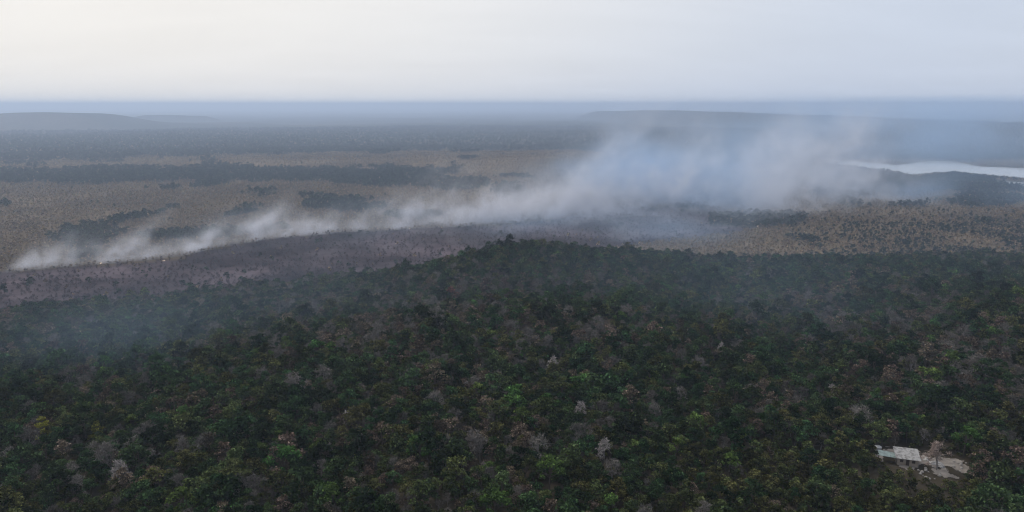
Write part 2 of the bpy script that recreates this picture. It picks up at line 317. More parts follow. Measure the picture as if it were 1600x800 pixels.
def tree_shape(seed, H=9.0, W=4.0, kind='leafy', nleaf=1500, size=.34, clumps=20, base=.34):
    """returns (trunk builder, crown builder), trunk foot at the origin"""
    r = np.random.default_rng(seed); tk, cr = MB(), MB()
    lean = r.normal(0, .5, 2); top = np.array([lean[0], lean[1], H * .72])
    tk.tube([(0, 0, -.6), (lean[0] * .15, lean[1] * .15, H * .25), (lean[0] * .5, lean[1] * .5, H * .5), top], [.03 * H, .022 * H, .016 * H, .006 * H], 6)
    cs = []
    for q in range(clumps):
        th = r.uniform(0, 2 * math.pi); hgt = r.uniform(0, 1) ** .8; rr = W * math.sqrt(r.uniform(.05, 1)) * (1 - .75 * hgt ** 2.2)
        rr *= 1 + .25 * math.sin(2 * th + seed)
        cs.append((rr * math.cos(th) + lean[0], rr * math.sin(th) + lean[1], H * (base + (.97 - base) * hgt) - .08 * H * (rr / W)))
    cs = np.array(cs)
    for c in cs[:9]:
        st = np.array([lean[0] * .5, lean[1] * .5, H * r.uniform(.3, .55)]); md = st * .5 + c * .5 + r.normal(0, .25, 3)
        tk.tube([st, md, c], [.011 * H, .007 * H, .003 * H], 4)
    if kind == 'leafy':
        cl = r.uniform(.6, 1.45, clumps); per = nleaf // clumps
        for c, s in zip(cs, cl):
            R0 = r.uniform(.23, .38) * W; n = int(per * (R0 / (.33 * W)) ** 2)
            d = r.normal(size=(n, 3)); d /= np.linalg.norm(d, axis=1)[:, None]; d[:, 2] = np.where(d[:, 2] < -.3, -d[:, 2] * .6, d[:, 2])
            p = c + d * R0 * r.uniform(.55, 1.08, (n, 1)) * (1, 1, .78)
            leaves(cr, p, size, r, shade=s)
    else:   # leafless: forking limbs, then fans of thin twigs
        for c in cs:
            for e in range(3):
                p1 = c + r.normal(0, .28 * W, 3) * (1, 1, .7); cr.tube([c * .8 + top * .2 * (1, 1, .9), c, p1], [.07, .05, .025], 3)
            n = nleaf // clumps
            d = r.normal(size=(n, 3)); d[:, 2] = np.abs(d[:, 2]) * .9 + .15; d /= np.linalg.norm(d, axis=1)[:, None]
            p = c + r.normal(0, .10 * W, (n, 3)) * (1, 1, .7); L = r.uniform(.35, .95, (n, 1)); sd = np.cross(d, r.normal(size=(n, 3))); sd /= np.linalg.norm(sd, axis=1)[:, None]
            wd = size * r.uniform(.6, 1.3, (n, 1))
            V = np.stack([p - sd * wd, p + sd * wd, p + d * L + sd * wd * .3, p + d * L - sd * wd * .3], 1).reshape(-1, 3)
            cr.add(V, np.arange(4 * n).reshape(n, 4), 0, np.repeat(r.uniform(.45, 1.6, n), 4))
    return tk, cr
KINDS = {}   # kind -> list of (trunk mesh, crown mesh, height, half width)
def add_kind(kname, leaf, bark, seeds, **kw):
    L = []
    for s in seeds:
        r = np.random.default_rng(s); k2 = dict(kw); H = kw['H'] * r.uniform(.88, 1.12); W = kw['W'] * r.uniform(.88, 1.15); k2['H'] = H; k2['W'] = W
        tk, cr = tree_shape(s, **k2)
        L.append((tk.mesh('trunk', [M[bark]]), cr.mesh('crown', [M[leaf]]), H, W))
    KINDS[kname] = L
add_kind('dark', 'dark', 'bark', (1, 2, 3, 4, 5), H=9.0, W=3.9, nleaf=900, size=.36)
add_kind('olive', 'olive', 'bark', (11, 12, 13), H=8.2, W=3.6, nleaf=800, size=.33)
add_kind('brown', 'brown', 'bark', (21, 22, 23), H=7.8, W=3.5, nleaf=520, size=.30)
add_kind('grey', 'grey', 'greybark', (31, 32, 33), H=8.2, W=3.5, kind='bare', nleaf=520, size=.10, clumps=26)
add_kind('bright', 'bright', 'bark', (41, 42), H=9.2, W=3.9, nleaf=1000, size=.36)
add_kind('yellow', 'yellow', 'bark', (51,), H=9.5, W=3.4, nleaf=1300, size=.34)
add_kind('pale', 'pale', 'greybark', (61, 62), H=8.6, W=2.6, kind='bare', nleaf=460, size=.11, clumps=20)
add_kind('rust', 'rust', 'bark', (71,), H=9.6, W=5.0, nleaf=1500, size=.36)
add_kind('pink', 'pink', 'greybark', (81,), H=10.0, W=4.2, kind='bare', nleaf=1100, size=.09, clumps=28)
add_kind('shrub', 'olive', 'bark', (91, 92, 93), H=4.6, W=2.5, nleaf=700, size=.28, base=.2)
add_kind('savanna', 'savanna', 'bark', (101, 102, 103), H=4.6, W=2.4, nleaf=110, size=.55, clumps=8, base=.3)
add_kind('mid', 'mid', 'bark', (111, 112, 113), H=8.5, W=4.0, nleaf=170, size=.85, clumps=10, base=.3)
add_kind('char', 'char', 'bark', (121, 122), H=3.6, W=2.0, kind='bare', nleaf=150, size=.10, clumps=8)

# prototypes for the mass (never linked to the scene themselves)
protos = bpy.data.collections.new('tree_shapes'); PIDX = {}
def joined(tk, cr):
    nv = len(tk.vertices); V = np.empty((nv + len(cr.vertices)) * 3)
    a = np.empty(nv * 3); tk.vertices.foreach_get('co', a); b = np.empty(len(cr.vertices) * 3); cr.vertices.foreach_get('co', b)
    fs = [tuple(p.vertices) for p in tk.polygons] + [tuple(q + nv for q in p.vertices) for p in cr.polygons]
    m = bpy.data.meshes.new('tree_shape'); m.from_pydata(np.concatenate([a, b]).reshape(-1, 3).tolist(), [], fs)
    m.materials.append(tk.materials[0]); m.materials.append(cr.materials[0])
    m.polygons.foreach_set('material_index', np.array([0] * len(tk.polygons) + [1] * len(cr.polygons), np.int32))
    av = np.ones(len(m.vertices), np.float32); lv = np.empty(len(cr.vertices), np.float32); cr.attributes['leafvar'].data.foreach_get('value', lv); av[nv:] = lv
    m.attributes.new('leafvar', 'FLOAT', 'POINT').data.foreach_set('value', av); return m
for kname, L in KINDS.items():
    PIDX[kname] = []
    for (tk, cr, H, W) in L:
        PIDX[kname].append(len(protos.objects)); po = bpy.data.objects.new('shape_%03d' % len(protos.objects), joined(tk, cr)); protos.objects.link(po)

def scatter_group():
    g = bpy.data.node_groups.new('scatter', 'GeometryNodeTree')
    g.interface.new_socket('Geometry', in_out='INPUT', socket_type='NodeSocketGeometry'); g.interface.new_socket('Geometry', in_out='OUTPUT', socket_type='NodeSocketGeometry')
    gi, go = g.nodes.new('NodeGroupInput'), g.nodes.new('NodeGroupOutput')
    ip = g.nodes.new('GeometryNodeInstanceOnPoints'); ci = g.nodes.new('GeometryNodeCollectionInfo'); ci.inputs['Collection'].default_value = protos
    ci.inputs['Separate Children'].default_value = True; ci.inputs['Reset Children'].default_value = True; ip.inputs['Pick Instance'].default_value = True
    def attr(n, ty):
        a = g.nodes.new('GeometryNodeInputNamedAttribute'); a.data_type = ty; a.inputs['Name'].default_value = n; return a.outputs['Attribute']
    g.links.new(gi.outputs[0], ip.inputs['Points']); g.links.new(ci.outputs[0], ip.inputs['Instance'])
    g.links.new(attr('pick', 'INT'), ip.inputs['Instance Index']); g.links.new(attr('grow', 'FLOAT_VECTOR'), ip.inputs['Scale'])
    eu = g.nodes.new('FunctionNodeEulerToRotation'); g.links.new(attr('turn', 'FLOAT_VECTOR'), eu.inputs[0]); g.links.new(eu.outputs[0], ip.inputs['Rotation'])
    g.links.new(ip.outputs[0], go.inputs[0]); return g
SCATTER = scatter_group()
def mass(name, P, pick, grow, turn, label, cat):
    m = bpy.data.meshes.new(name); m.from_pydata(P.tolist(), [], [])
    m.attributes.new('pick', 'INT', 'POINT').data.foreach_set('value', pick.astype(np.int32))
    m.attributes.new('grow', 'FLOAT_VECTOR', 'POINT').data.foreach_set('vector', grow.astype(np.float32).ravel())
    m.attributes.new('turn', 'FLOAT_VECTOR', 'POINT').data.foreach_set('vector', turn.astype(np.float32).ravel())
    o = bpy.data.objects.new(name, m); col.objects.link(o); md = o.modifiers.new('scatter', 'NODES'); md.node_group = SCATTER
    o['kind'] = 'stuff'; o['label'] = label; o['category'] = cat; return o

# ------------------------------------------------------------------ single trees of note
def place_tree(name, kind, x, y, label, group=None, variant=None, s=1.0, rz=None, z=None):
    L = KINDS[kind]; tk, cr, H, W = L[(variant if variant is not None else random.randrange(len(L))) % len(L)]
    e = bpy.data.objects.new(name, None); col.objects.link(e); e.empty_display_size = .5
    e.location = (x, y, hz(x, y) if z is None else z); e.rotation_euler = (0, 0, random.uniform(0, 6.28) if rz is None else rz); e.scale = (s, s, s * random.uniform(.93, 1.07))
    for nm, me_ in (('trunk', tk), ('crown', cr)):
        o = bpy.data.objects.new(nm, me_); col.objects.link(o); o.parent = e
    e['label'] = label; e['category'] = 'tree'
    if group: e['group'] = group
    return e
def crown_spot(px, py, up):
    """foot of a tree whose crown middle (height up) shows at this place of the photograph"""
    x, y, z = spot(px, py); d = math.hypot(x, y); k = up / (CAM_Z - z - up)
    return x * (1 - up / (CAM_Z - z)), y * (1 - up / (CAM_Z - z))
taken = []
NOTE = [
    ('yellow', 70, 682, 'bright_tree', 'bright lime yellow crown beside a darker green tree on the left slope', 1.0),
    ('yellow', 151, 682, 'bright_tree', 'smaller yellow crowned tree next to a pale grey leafless one', .8),
    ('bright', 290, 788, 'green_tree', 'vivid green rounded tree among almost black trees low on the slope', 1.0),
    ('bright', 858, 632, 'green_tree', 'vivid green tree just in front of a whitish dead crown', .9),
    ('bright', 858, 742, 'green_tree', 'fresh green broad tree between dark trees in the hollow', 1.05),
    ('bright', 772, 792, 'green_tree', 'vivid light green tree with a tall narrow top', 1.0),
    ('bright', 1456, 592, 'green_tree', 'broad flat green crown on the slope behind the farmhouse', 1.25),
    ('bright', 1508, 692, 'green_tree', 'lush green tree right behind the pinkish leafless tree', .95),
    ('bright', 1402, 545, 'green_tree', 'green tree uphill from the broad flat green crown', .8),
    ('bright', 498, 708, 'green_tree', 'dull green tree in the dark middle of the forest', .8),
    ('bright', 505, 776, 'green_tree', 'light green tree with a grey leafless neighbour', .8),
    ('pale', 945, 706, 'dead_tree', 'slim whitish dead tree standing alone among dark crowns', 1.1),
    ('pale', 906, 640, 'dead_tree', 'whitish spread of dead branches behind a vivid green tree', 1.0),
    ('pale', 866, 570, 'dead_tree', 'tall pale dead tree on the brownish ridge', 1.2),
    ('pale', 184, 738, 'dead_tree', 'silvery leafless tree on the slope below the two yellow crowns', 1.2),
    ('pale', 540, 656, 'dead_tree', 'low pale leafless tree in the dark middle forest', .9),
    ('pale', 1300, 612, 'dead_tree', 'pale leafless tree on the slope above the farm clearing', 1.0),
    ('pale', 1125, 548, 'dead_tree', 'whitish leafless tree on the edge of the smoky hollow', 1.0),
    ('rust', 702, 466, 'rust_tree', 'rust red crowned tree on the smoky hillside', 1.2),
    ('brown', 1512, 540, 'dry_tree', 'tan dry crown on the right hand rise', 1.2),
]
for kind, px, py, nm, lab, s in NOTE:
    x, y = crown_spot(px, py, 5.5 * s); place_tree(nm, kind, x, y, lab, s=s); taken.append((x, y, 3.6 * s))

# ------------------------------------------------------------------ farm clearing
HX, HY, HZ = spot(1416, 722)
CLEAR = [(1362, 706), (1376, 698), (1400, 703), (1440, 706), (1462, 714), (1500, 716), (1521, 730), (1518, 747), (1485, 758), (1450, 757), (1430, 743), (1408, 733), (1380, 726)]
clearW = np.array([spot(*p)[:2] for p in CLEAR])
cc = clearW.mean(0)
def in_clear(x, y, grow=1.0):
    p = [tuple(cc + (q - cc) * grow) for q in clearW]; return inside(np.asarray(x, float), np.asarray(y, float), p)

# ------------------------------------------------------------------ hill forest
def jitter_grid(x0, x1, y0, y1, s):
    gx, gy = np.meshgrid(np.arange(x0, x1, s), np.arange(y0, y1, s * .9)); gx[1::2] += s / 2
    return (gx + rng.uniform(-.42, .42, gx.shape) * s).ravel(), (gy + rng.uniform(-.42, .42, gy.shape) * s).ravel()
fx, fy = jitter_grid(-900, 900, 60, 1010, 3.8)
azm = np.degrees(np.arctan2(fx, fy)); ok = (np.abs(azm) < 46) & (np.hypot(fx, fy) > 100)
fx, fy = fx[ok], fy[ok]
ok = cover(fx, fy) == 3; fx, fy = fx[ok], fy[ok]
ok = ~in_clear(fx, fy, 1.0)
for (a, b, r0) in taken: ok &= np.hypot(fx - a, fy - b) > r0
fx, fy = fx[ok], fy[ok]; fz = height(fx, fy); n = len(fx)
fu, fv = chart(fx, fy, fz)
# in front of the farm the growth is low scrub
toward = np.zeros(n, bool)
for t in np.linspace(.0, 1, 9)[1:]:
    toward |= in_clear(fx + (cc[0] / np.hypot(*cc)) * 16 * t, fy + (cc[1] / np.hypot(*cc)) * 16 * t)
hug = np.zeros(n, bool)
for t in np.linspace(0, 1, 8)[1:]: hug |= in_clear(fx + (cc[0] / np.hypot(*cc)) * 8 * t, fy + (cc[1] / np.hypot(*cc)) * 8 * t)
scrub = toward | ((fu > 1040 + 60 * vnoise(fx, fy, 25, 61)) & (fu < 1520) & (fv > 705 + 25 * vnoise(fx, fy, 25, 62)) & (fv < 860) & (rng.random(n) < .85))
dry = vnoise(fx, fy, 95, 63, 3) * .9 + .55 * np.exp(-((fv - 545) / 45) ** 2) * ((fu > 250) & (fu < 1150)) + .35 * ((fu > 1250) & (fv < 640) & (fv > 470)) - .35 * sstep(600, 760, fv) - .3 * ((fv < 500) & (fu > 880)) 
pd = np.clip(.30 + .42 * dry, .07, .72)
rr = rng.random(n); r2 = rng.random(n)
kind = np.where(rr < pd, np.where(r2 < .48, 2, 3), np.where(r2 < .60 - .12 * dry, 0, 1))
kind = np.where((kind < 2) & (rng.random(n) < .02), 4, kind)
kind = np.where(scrub, 5, kind)
names = ['dark', 'olive', 'brown', 'grey', 'bright', 'shrub']
size = np.clip(np.exp(rng.normal(-.34, .30, n)), .45, 1.5) * (1 + .15 * vnoise(fx, fy, 40, 64)) * (1 - .3 * sstep(640, 800, np.hypot(fx, fy))); size = np.where(kind == 5, np.clip(rng.normal(.9, .25, n), .45, 1.4), size); size = np.where(toward, np.minimum(size, .7), size); size = np.where(hug, rng.uniform(.35, .62, n), size)
# trees that show largest stand as single objects
inframe = (fu > -25) & (fu < 1625) & (fv < 835) & (fv > 300); slant = np.hypot(np.hypot(fx, fy), CAM_Z - fz)
LAB = {0: ('leafy_tree', 'dark green leafy tree of the dense forest on the near slope', 'dark leafy trees of the near slope', 300),
       1: ('olive_tree', 'olive green leafy tree of the dense forest on the near slope', 'olive leafy trees of the near slope', 200),
       2: ('dry_tree', 'dry brown tree with thin foliage on the near slope', 'dry brown trees of the near slope', 90),
       3: ('leafless_tree', 'grey leafless tree with fine twigs on the near slope', 'grey leafless trees of the near slope', 90),
       4: ('green_tree', 'fresh bright green tree scattered in the dark forest', 'fresh green trees scattered in the forest', 40),
       5: ('shrub', 'low olive shrub in the scrub below the farmhouse', 'olive shrubs below the farmhouse', 200)}
single = np.zeros(n, bool)
WORD = ('dark green leafy tree', 'olive green leafy tree', 'dry brown tree', 'grey leafless tree', 'fresh green tree', 'low olive shrub')
def tree_label(q, k):
    s_ = size[q] * (1 if k != 5 else 1.1); big = 'large' if s_ > 1.0 else 'small' if s_ < .68 else 'midsize'
    d_ = np.hypot(fx - fx[q], fy - fy[q]); d_[q] = 1e9; near = [int(v_) for v_ in kind[np.argsort(d_)[:4]]]
    for a, b, r0 in taken:
        if math.hypot(fx[q] - a, fy[q] - b) < 7.5:
            lab_ = [t_[4] for t_ in NOTE][taken.index((a, b, r0))]; return '%s %s beside the %s' % (big, WORD[k], ' '.join(lab_.split()[:4]).replace(' standing', '').replace(' just', ''))
    seen_ = [v_ for v_ in (4, 3, 2, 5, 1, 0) if v_ in near and v_ != k][:2]
    if not seen_: return '%s %s closed in by others of its kind' % (big.replace('large', 'broad') if k == 5 else big, WORD[k])
    return '%s %s %s %s %s' % (big, WORD[k], 'between' if len(seen_) > 1 else 'next to', 'an' if WORD[seen_[0]][0] == 'o' else 'a', ' and '.join(WORD[v_].replace(' leafy', '') for v_ in seen_))
for k, (nm, lab, grp, cap) in LAB.items():
    idx = np.where((kind == k) & inframe)[0]; idx = idx[np.argsort(slant[idx] / size[idx])][:cap]
    single[idx] = True
    for q in idx:
        e = place_tree(nm, names[k], fx[q], fy[q], tree_label(q, k), grp, s=float(size[q]), z=float(fz[q]))
        if k == 5: e['category'] = 'shrub'
rest = ~single
pk = np.array([random.choice(PIDX[names[k]]) for k in kind])
def rand_turn(m): return np.stack([rng.normal(0, .05, m), rng.normal(0, .05, m), rng.uniform(0, 6.283, m)], 1)
def grow3(s): return np.stack([s, s, s * rng.uniform(.85, 1.15, len(s))], 1)
P = np.stack([fx, fy, fz], 1)[rest]
mass('forest', P, pk[rest], grow3(size[rest]), rand_turn(len(P)), 'dense mixed forest of green and dry trees covering the near hills', 'forest')
print('hill trees', n, 'single', single.sum())

# ------------------------------------------------------------------ plain: savanna, woodland, burnt strip
def sector(d0, d1, s):
    x, y = jitter_grid(-d1 * .85, d1 * .85, d0 * .7, d1, s); d = np.hypot(x, y)
    ok = (np.abs(np.degrees(np.arctan2(x, y))) < 40) & (d >= d0) & (d < d1); return x[ok], y[ok]
allp = [sector(690, 1500, 5.4), sector(1500, 2500, 7.4), sector(2500, 3600, 12.0), sector(3600, 6500, 27.0)]
sx = np.concatenate([p[0] for p in allp]); sy = np.concatenate([p[1] for p in allp]); sk = cover(sx, sy); u, v = chart(sx, sy)
dd = np.hypot(sx, sy)
dens = np.choose(sk, (.85, .95, .3, 0, .95)) * np.where(sk == 0, np.clip(.85 + .6 * vnoise(sx, sy, 90, 37, 4), .3, 1.2), 1); ok = (rng.random(len(sx)) < dens) & (river_mask(u, v) < .02)
u, v = u[ok], v[ok]; sx, sy, sk, dd = sx[ok], sy[ok], sk[ok], dd[ok]; sz = height(sx, sy); big = np.where(dd > 3600, 1.8, np.where(dd > 2500, 1.35, np.where(dd > 1500, 1.1, 1.0)))
for zone, nm, lab, cat, ch in ((0, 'savanna_scrub', 'brown dry scrub scattered over the savanna plain', 'scrub', ('savanna',)), (1, 'woodland', 'dark green clumps of trees standing in the brown savanna', 'woodland', ('mid', 'mid', 'mid', 'savanna')),
                              (2, 'burnt_scrub', 'charred leafless scrub on the burnt purple grey strip', 'scrub', ('char',)), (4, 'far_woodland', 'dark band of woodland beyond the brown savanna', 'woodland', ('mid', 'mid', 'mid', 'savanna'))):
    q = np.where(sk == zone)[0]; s = np.clip(rng.normal(.95, .25, len(q)), .45, 1.6) * big[q] * (.8 if zone == 0 else 1)
    pk_ = np.array([random.choice(PIDX[random.choice(ch)]) for _ in q])
    if zone == 0:   # the savanna thickens into wood towards the right hand hills
        pm = (.005 + .4 * sstep(1180, 1420, u[q]) * sstep(318, 372, v[q])) * np.clip(1 + 1.4 * vnoise(sx[q], sy[q], 60, 38, 3), .1, 2)
        hit = rng.random(len(q)) < pm; pk_[hit] = [random.choice(PIDX['mid']) for _ in range(int(hit.sum()))]; s[hit] *= .8
    if zone == 2:   # survivors of the fire
        hit = rng.random(len(q)) < .04; pk_[hit] = [random.choice(PIDX[random.choice(('savanna', 'mid'))]) for _ in range(int(hit.sum()))]
    mass(nm, np.stack([sx, sy, sz], 1)[q], pk_, grow3(s), rand_turn(len(q)), lab, cat)
print('plain trees', len(sx))

# ------------------------------------------------------------------ farm
def obj(name, mb, mats, parent=None, loc=None, rz=0.0):
    o = bpy.data.objects.new(name, mb.mesh(name, mats if isinstance(mats, list) else [mats])); col.objects.link(o)
    if parent: o.parent = parent
    if loc: o.location = loc; o.rotation_euler = (0, 0, rz)
    return o
def thing(name, loc, rz, label, cat, group=None):
    e = bpy.data.objects.new(name, None); col.objects.link(e); e.location = loc; e.rotation_euler = (0, 0, rz); e['label'] = label; e['category'] = cat
    if group: e['group'] = group
    return e
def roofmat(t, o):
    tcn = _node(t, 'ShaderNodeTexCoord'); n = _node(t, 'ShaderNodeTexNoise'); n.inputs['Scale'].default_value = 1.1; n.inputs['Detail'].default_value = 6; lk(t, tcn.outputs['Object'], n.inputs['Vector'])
    cr = _node(t, 'ShaderNodeValToRGB'); cr.color_ramp.elements[0].position = .34; cr.color_ramp.elements[0].color = (.10, .09, .085, 1); cr.color_ramp.elements[1].position = .55; cr.color_ramp.elements[1].color = (.30, .295, .29, 1)  # dark blotches: sheet wear, plus a branch's shadow put into the colour
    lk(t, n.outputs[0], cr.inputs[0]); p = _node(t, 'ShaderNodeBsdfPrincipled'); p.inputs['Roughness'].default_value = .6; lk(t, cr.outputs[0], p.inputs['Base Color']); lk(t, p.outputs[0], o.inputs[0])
M.update(roof=mat('weathered_shadowed_roof', roofmat), greensheet=plain('greenish_sheet', (.20, .25, .24), .6, .35, 1.2), wallm=plain('earth_wall', (.30, .25, .20), .9, .2, 1), dark_wood=plain('dark_wood', (.06, .045, .035), .8, .3, 2), tank=plain('white_plastic', (.36, .36, .36), .5, .1, 2),
         sand=plain('bare_sand', (.20, .178, .158), .95, .45, .35), tarp=plain('pale_tarp', (.32, .31, .30), .7, .25, .8), rock=plain('pale_rock', (.28, .26, .24), .9, .3, 1.2), white_wall=plain('white_wall', (.75, .73, .70), .8, .1, .3), tile=plain('pale_roof', (.66, .64, .62), .8, .15, .3), stain=plain('branch_shadow_tone', (.05, .045, .04), .9, .3, 2))  # last entry: dark tone painting the branch shadow on the roof, left unassigned
def corrugated(x0, x1, y0, y1, z0, z1, n=18, amp=.03, th=.03):
    mb = MB(); xs = np.linspace(x0, x1, n); zz_ = amp * np.cos(np.arange(n) * math.pi); V = []
    for dz in (0, -th):
        V += [(x, y0, z0 + c + dz) for x, c in zip(xs, zz_)] + [(x, y1, z1 + c + dz) for x, c in zip(xs, zz_)]
    Fs = [(q, q + 1, n + q + 1, n + q) for q in range(n - 1)] + [(2 * n + q, 3 * n + q, 3 * n + q + 1, 2 * n + q + 1) for q in range(n - 1)]
    Fs += [(q, 2 * n + q, 2 * n + q + 1, q + 1) for q in range(n - 1)] + [(n + q, n + q + 1, 3 * n + q + 1, 3 * n + q) for q in range(n - 1)]
    Fs += [(0, n, 3 * n, 2 * n), (n - 1, 3 * n - 1, 4 * n - 1, 2 * n - 1)]
    mb.add(V, Fs); return mb
# bare ground of the clearing, draped 6 cm over the hill
bx0, by0 = clearW.min(0) - 2; bx1, by1 = clearW.max(0) + 2
gx, gy = np.meshgrid(np.arange(bx0, bx1, .38), np.arange(by0, by1, .38)); inn = in_clear(gx + vnoise(gx, gy, 3.0, 71, 4) * 2.6, gy + vnoise(gx, gy, 3.0, 72, 4) * 2.6, .96) & (vnoise(gx, gy, 4.2, 73, 4) > -.06)
GH = None
nx_ = gx.shape[1]; Vc = np.stack([gx, gy, height(gx, gy)], -1).reshape(-1, 3)
fc = [(r * nx_ + c, r * nx_ + c + 1, (r + 1) * nx_ + c + 1, (r + 1) * nx_ + c) for r in range(gx.shape[0] - 1) for c in range(nx_ - 1) if inn[r, c] and inn[r + 1, c] and inn[r, c + 1] and inn[r + 1, c + 1]]
use = sorted({q for f in fc for q in f}); remap = {q: k for k, q in enumerate(use)}
# the clearing is levelled a little above the coarse hill sheet
mb = MB(); Vc[:, 2] += .13; mb.add(Vc[use], [[remap[q] for q in f] for f in fc]); cl = obj('clearing', mb, M['sand']); cl['kind'] = 'structure'
# main house: mono-pitch sheet roof, high side away from the camera
hx, hy, _ = spot(1415, 724); base = hz(hx, hy) + .1; az = -math.atan2(hx, hy)
house = thing('farmhouse', (hx, hy, base), az + R(14), 'small farmhouse with weathered pale sheet metal roof in the forest clearing', 'house')
mb = MB(); mb.box(-3.0, 3.0, -2.3, -2.12, -.6, 2.3); mb.box(-3.0, 3.0, 2.12, 2.3, -.6, 3.35); 
for xx in (-3.0, 2.82): mb.add([(xx, -2.12, -.6), (xx + .18, -2.12, -.6), (xx, 2.12, -.6), (xx + .18, 2.12, -.6), (xx, -2.12, 2.3), (xx + .18, -2.12, 2.3), (xx, 2.12, 3.35), (xx + .18, 2.12, 3.35)], [(0, 2, 3, 1), (4, 5, 7, 6), (0, 1, 5, 4), (1, 3, 7, 5), (3, 2, 6, 7), (2, 0, 4, 6)])
obj('wall', mb, M['wallm'], house)
mb = MB(); mb.box(-.5, .45, -2.36, -2.303, 0, 1.95); dr = obj('door', mb, M['dark_wood'], house); mb = MB(); mb.box(.30, .36, -2.42, -2.36, .9, 1.05); obj('handle', mb, M['tank'], dr)
for xx in (-2.2, 1.2): mb = MB(); mb.box(xx, xx + .9, -2.36, -2.303, .9, 1.8); wn = obj('window', mb, M['dark_wood'], house); mb = MB(); mb.box(xx - .06, xx + .96, -2.42, -2.30, .80, .90); obj('sill', mb, M['wallm'], wn)
rf = thing('roof', (0, 0, 0), 0, '', ''); rf.parent = house; del rf['label']; del rf['category']
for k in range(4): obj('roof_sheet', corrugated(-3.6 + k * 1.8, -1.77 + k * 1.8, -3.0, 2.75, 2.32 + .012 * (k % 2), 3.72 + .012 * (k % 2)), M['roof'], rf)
# lean-to
lx, ly, _ = spot(1385, 720); lz = hz(lx, ly) + .1
shed = thing('lean_to', (lx, ly, lz), az + R(6), 'open lean-to with greenish translucent sheets beside the farmhouse', 'shed')
for k in range(3): obj('roof_sheet', corrugated(-2.6 + k * 1.75, -.88 + k * 1.75, -1.4, 1.6, 2.0 + .02 * k, 2.5 - .03 * k, 14), M['greensheet'], shed)
for a in (-2.3, 2.3):
    for b in (-1.2, 1.3): mb = MB(); mb.tube([(a, b, -.4), (a, b, 2.0 if b < 0 else 2.4)], [.07, .06], 6); obj('post', mb, M['dark_wood'], shed)
# water tank on a stand
tx, ty, _ = spot(1371, 708); tz = hz(tx, ty) + .1
tank = thing('water_tank', (tx, ty, tz), 0, 'white round water tank on a stand at the edge of the clearing', 'tank')
mb = MB(); mb.tube([(0, 0, 1.0), (0, 0, 1.05), (0, 0, 2.2), (0, 0, 2.45), (0, 0, 2.5)], [1.0, 1.05, 1.1, .75, .35], 16); obj('vessel', mb, M['tank'], tank)
mb = MB(); mb.tube([(0, 0, 2.5), (0, 0, 2.62)], [.36, .34], 10); obj('lid', mb, M['tank'], tank)
mb = MB(); [mb.box(a - .1, a + .1, b - .1, b + .1, -.5, .9) for a in (-.7, .7) for b in (-.7, .7)]; mb.box(-1, 1, -1, 1, .9, .995); obj('stand', mb, M['dark_wood'], tank)
# pale crumpled tarps and rocks on the bare ground
for q, (px, py, ra, rb, lab) in enumerate(((1463, 727, 1.9, 1.2, 'crumpled whitish tarp on bare ground below the pinkish leafless tree'), (1449, 719, 1.5, .8, 'whitish sheet lying between farmhouse and pinkish leafless tree'), (1471, 732, .8, .9, 'small pale tarp heap beside the larger crumpled tarp'))):
    x, y, _ = spot(px, py); z = hz(x, y) + .2; mb = MB(); r = np.random.default_rng(q + 5); nn = 9; V = []
    for a in range(nn):
        for b in range(nn):
            uu, ww = a / (nn - 1) * 2 - 1, b / (nn - 1) * 2 - 1; e_ = max(abs(uu), abs(ww)); V.append((uu * ra * r.uniform(.9, 1.1), ww * rb * r.uniform(.9, 1.1), r.uniform(.05, .4) * (1 - e_ ** 3) + .55 * (1 - e_) * (q != 1)))
    mb.add(V, [(a * nn + b, (a + 1) * nn + b, (a + 1) * nn + b + 1, a * nn + b + 1) for a in range(nn - 1) for b in range(nn - 1)])
    o = obj('tarp', mb, M['tarp'], None, (x, y, z), r.uniform(0, 3)); md = o.modifiers.new('thickness', 'SOLIDIFY'); md.thickness = .02; o['label'] = lab; o['category'] = 'tarp'
for q in range(26):
    px, py = (random.uniform(1428, 1470), random.uniform(732, 750)) if q < 16 else (random.uniform(1488, 1512), random.uniform(722, 740))
    x, y, _ = spot(px, py); mb = MB(); s = random.uniform(.22, .6); r = np.random.default_rng(q + 90)
    ring = [[(s * k_ * r.uniform(.8, 1.2) * math.cos(t), s * k_ * r.uniform(.8, 1.2) * math.sin(t), h_ * s) for t in np.linspace(0, 2 * math.pi, 8)[:-1]] for k_, h_ in ((1, -.5), (1.05, .15), (.6, .65))]
    mb.add(sum(ring, []), [(a * 7 + b, a * 7 + (b + 1) % 7, (a + 1) * 7 + (b + 1) % 7, (a + 1) * 7 + b) for a in range(2) for b in range(7)] + [tuple(range(14, 21))])
    o = obj('rock', mb, M['rock'], None, (x, y, hz(x, y) + .18), r.uniform(0, 6)); o['category'] = 'rock'
    o['label'] = 'pale rock on the bare ground in front of the pinkish leafless tree' if q < 16 else 'pale rock on the bare patch beyond the pinkish leafless tree'
    o['group'] = 'rocks in front of the leafless tree' if q < 16 else 'rocks beyond the leafless tree'
px_, py_ = crown_spot(1466, 712, 5.0); place_tree('dry_tree', 'pink', px_, py_, 'large pinkish leafless tree standing in the farm clearing', s=1.0)
px_, py_ = crown_spot(1535, 722, 4.0); place_tree('dry_tree', 'brown', px_, py_, 'rounded tan tree on the far edge of the farm clearing', s=1.0)
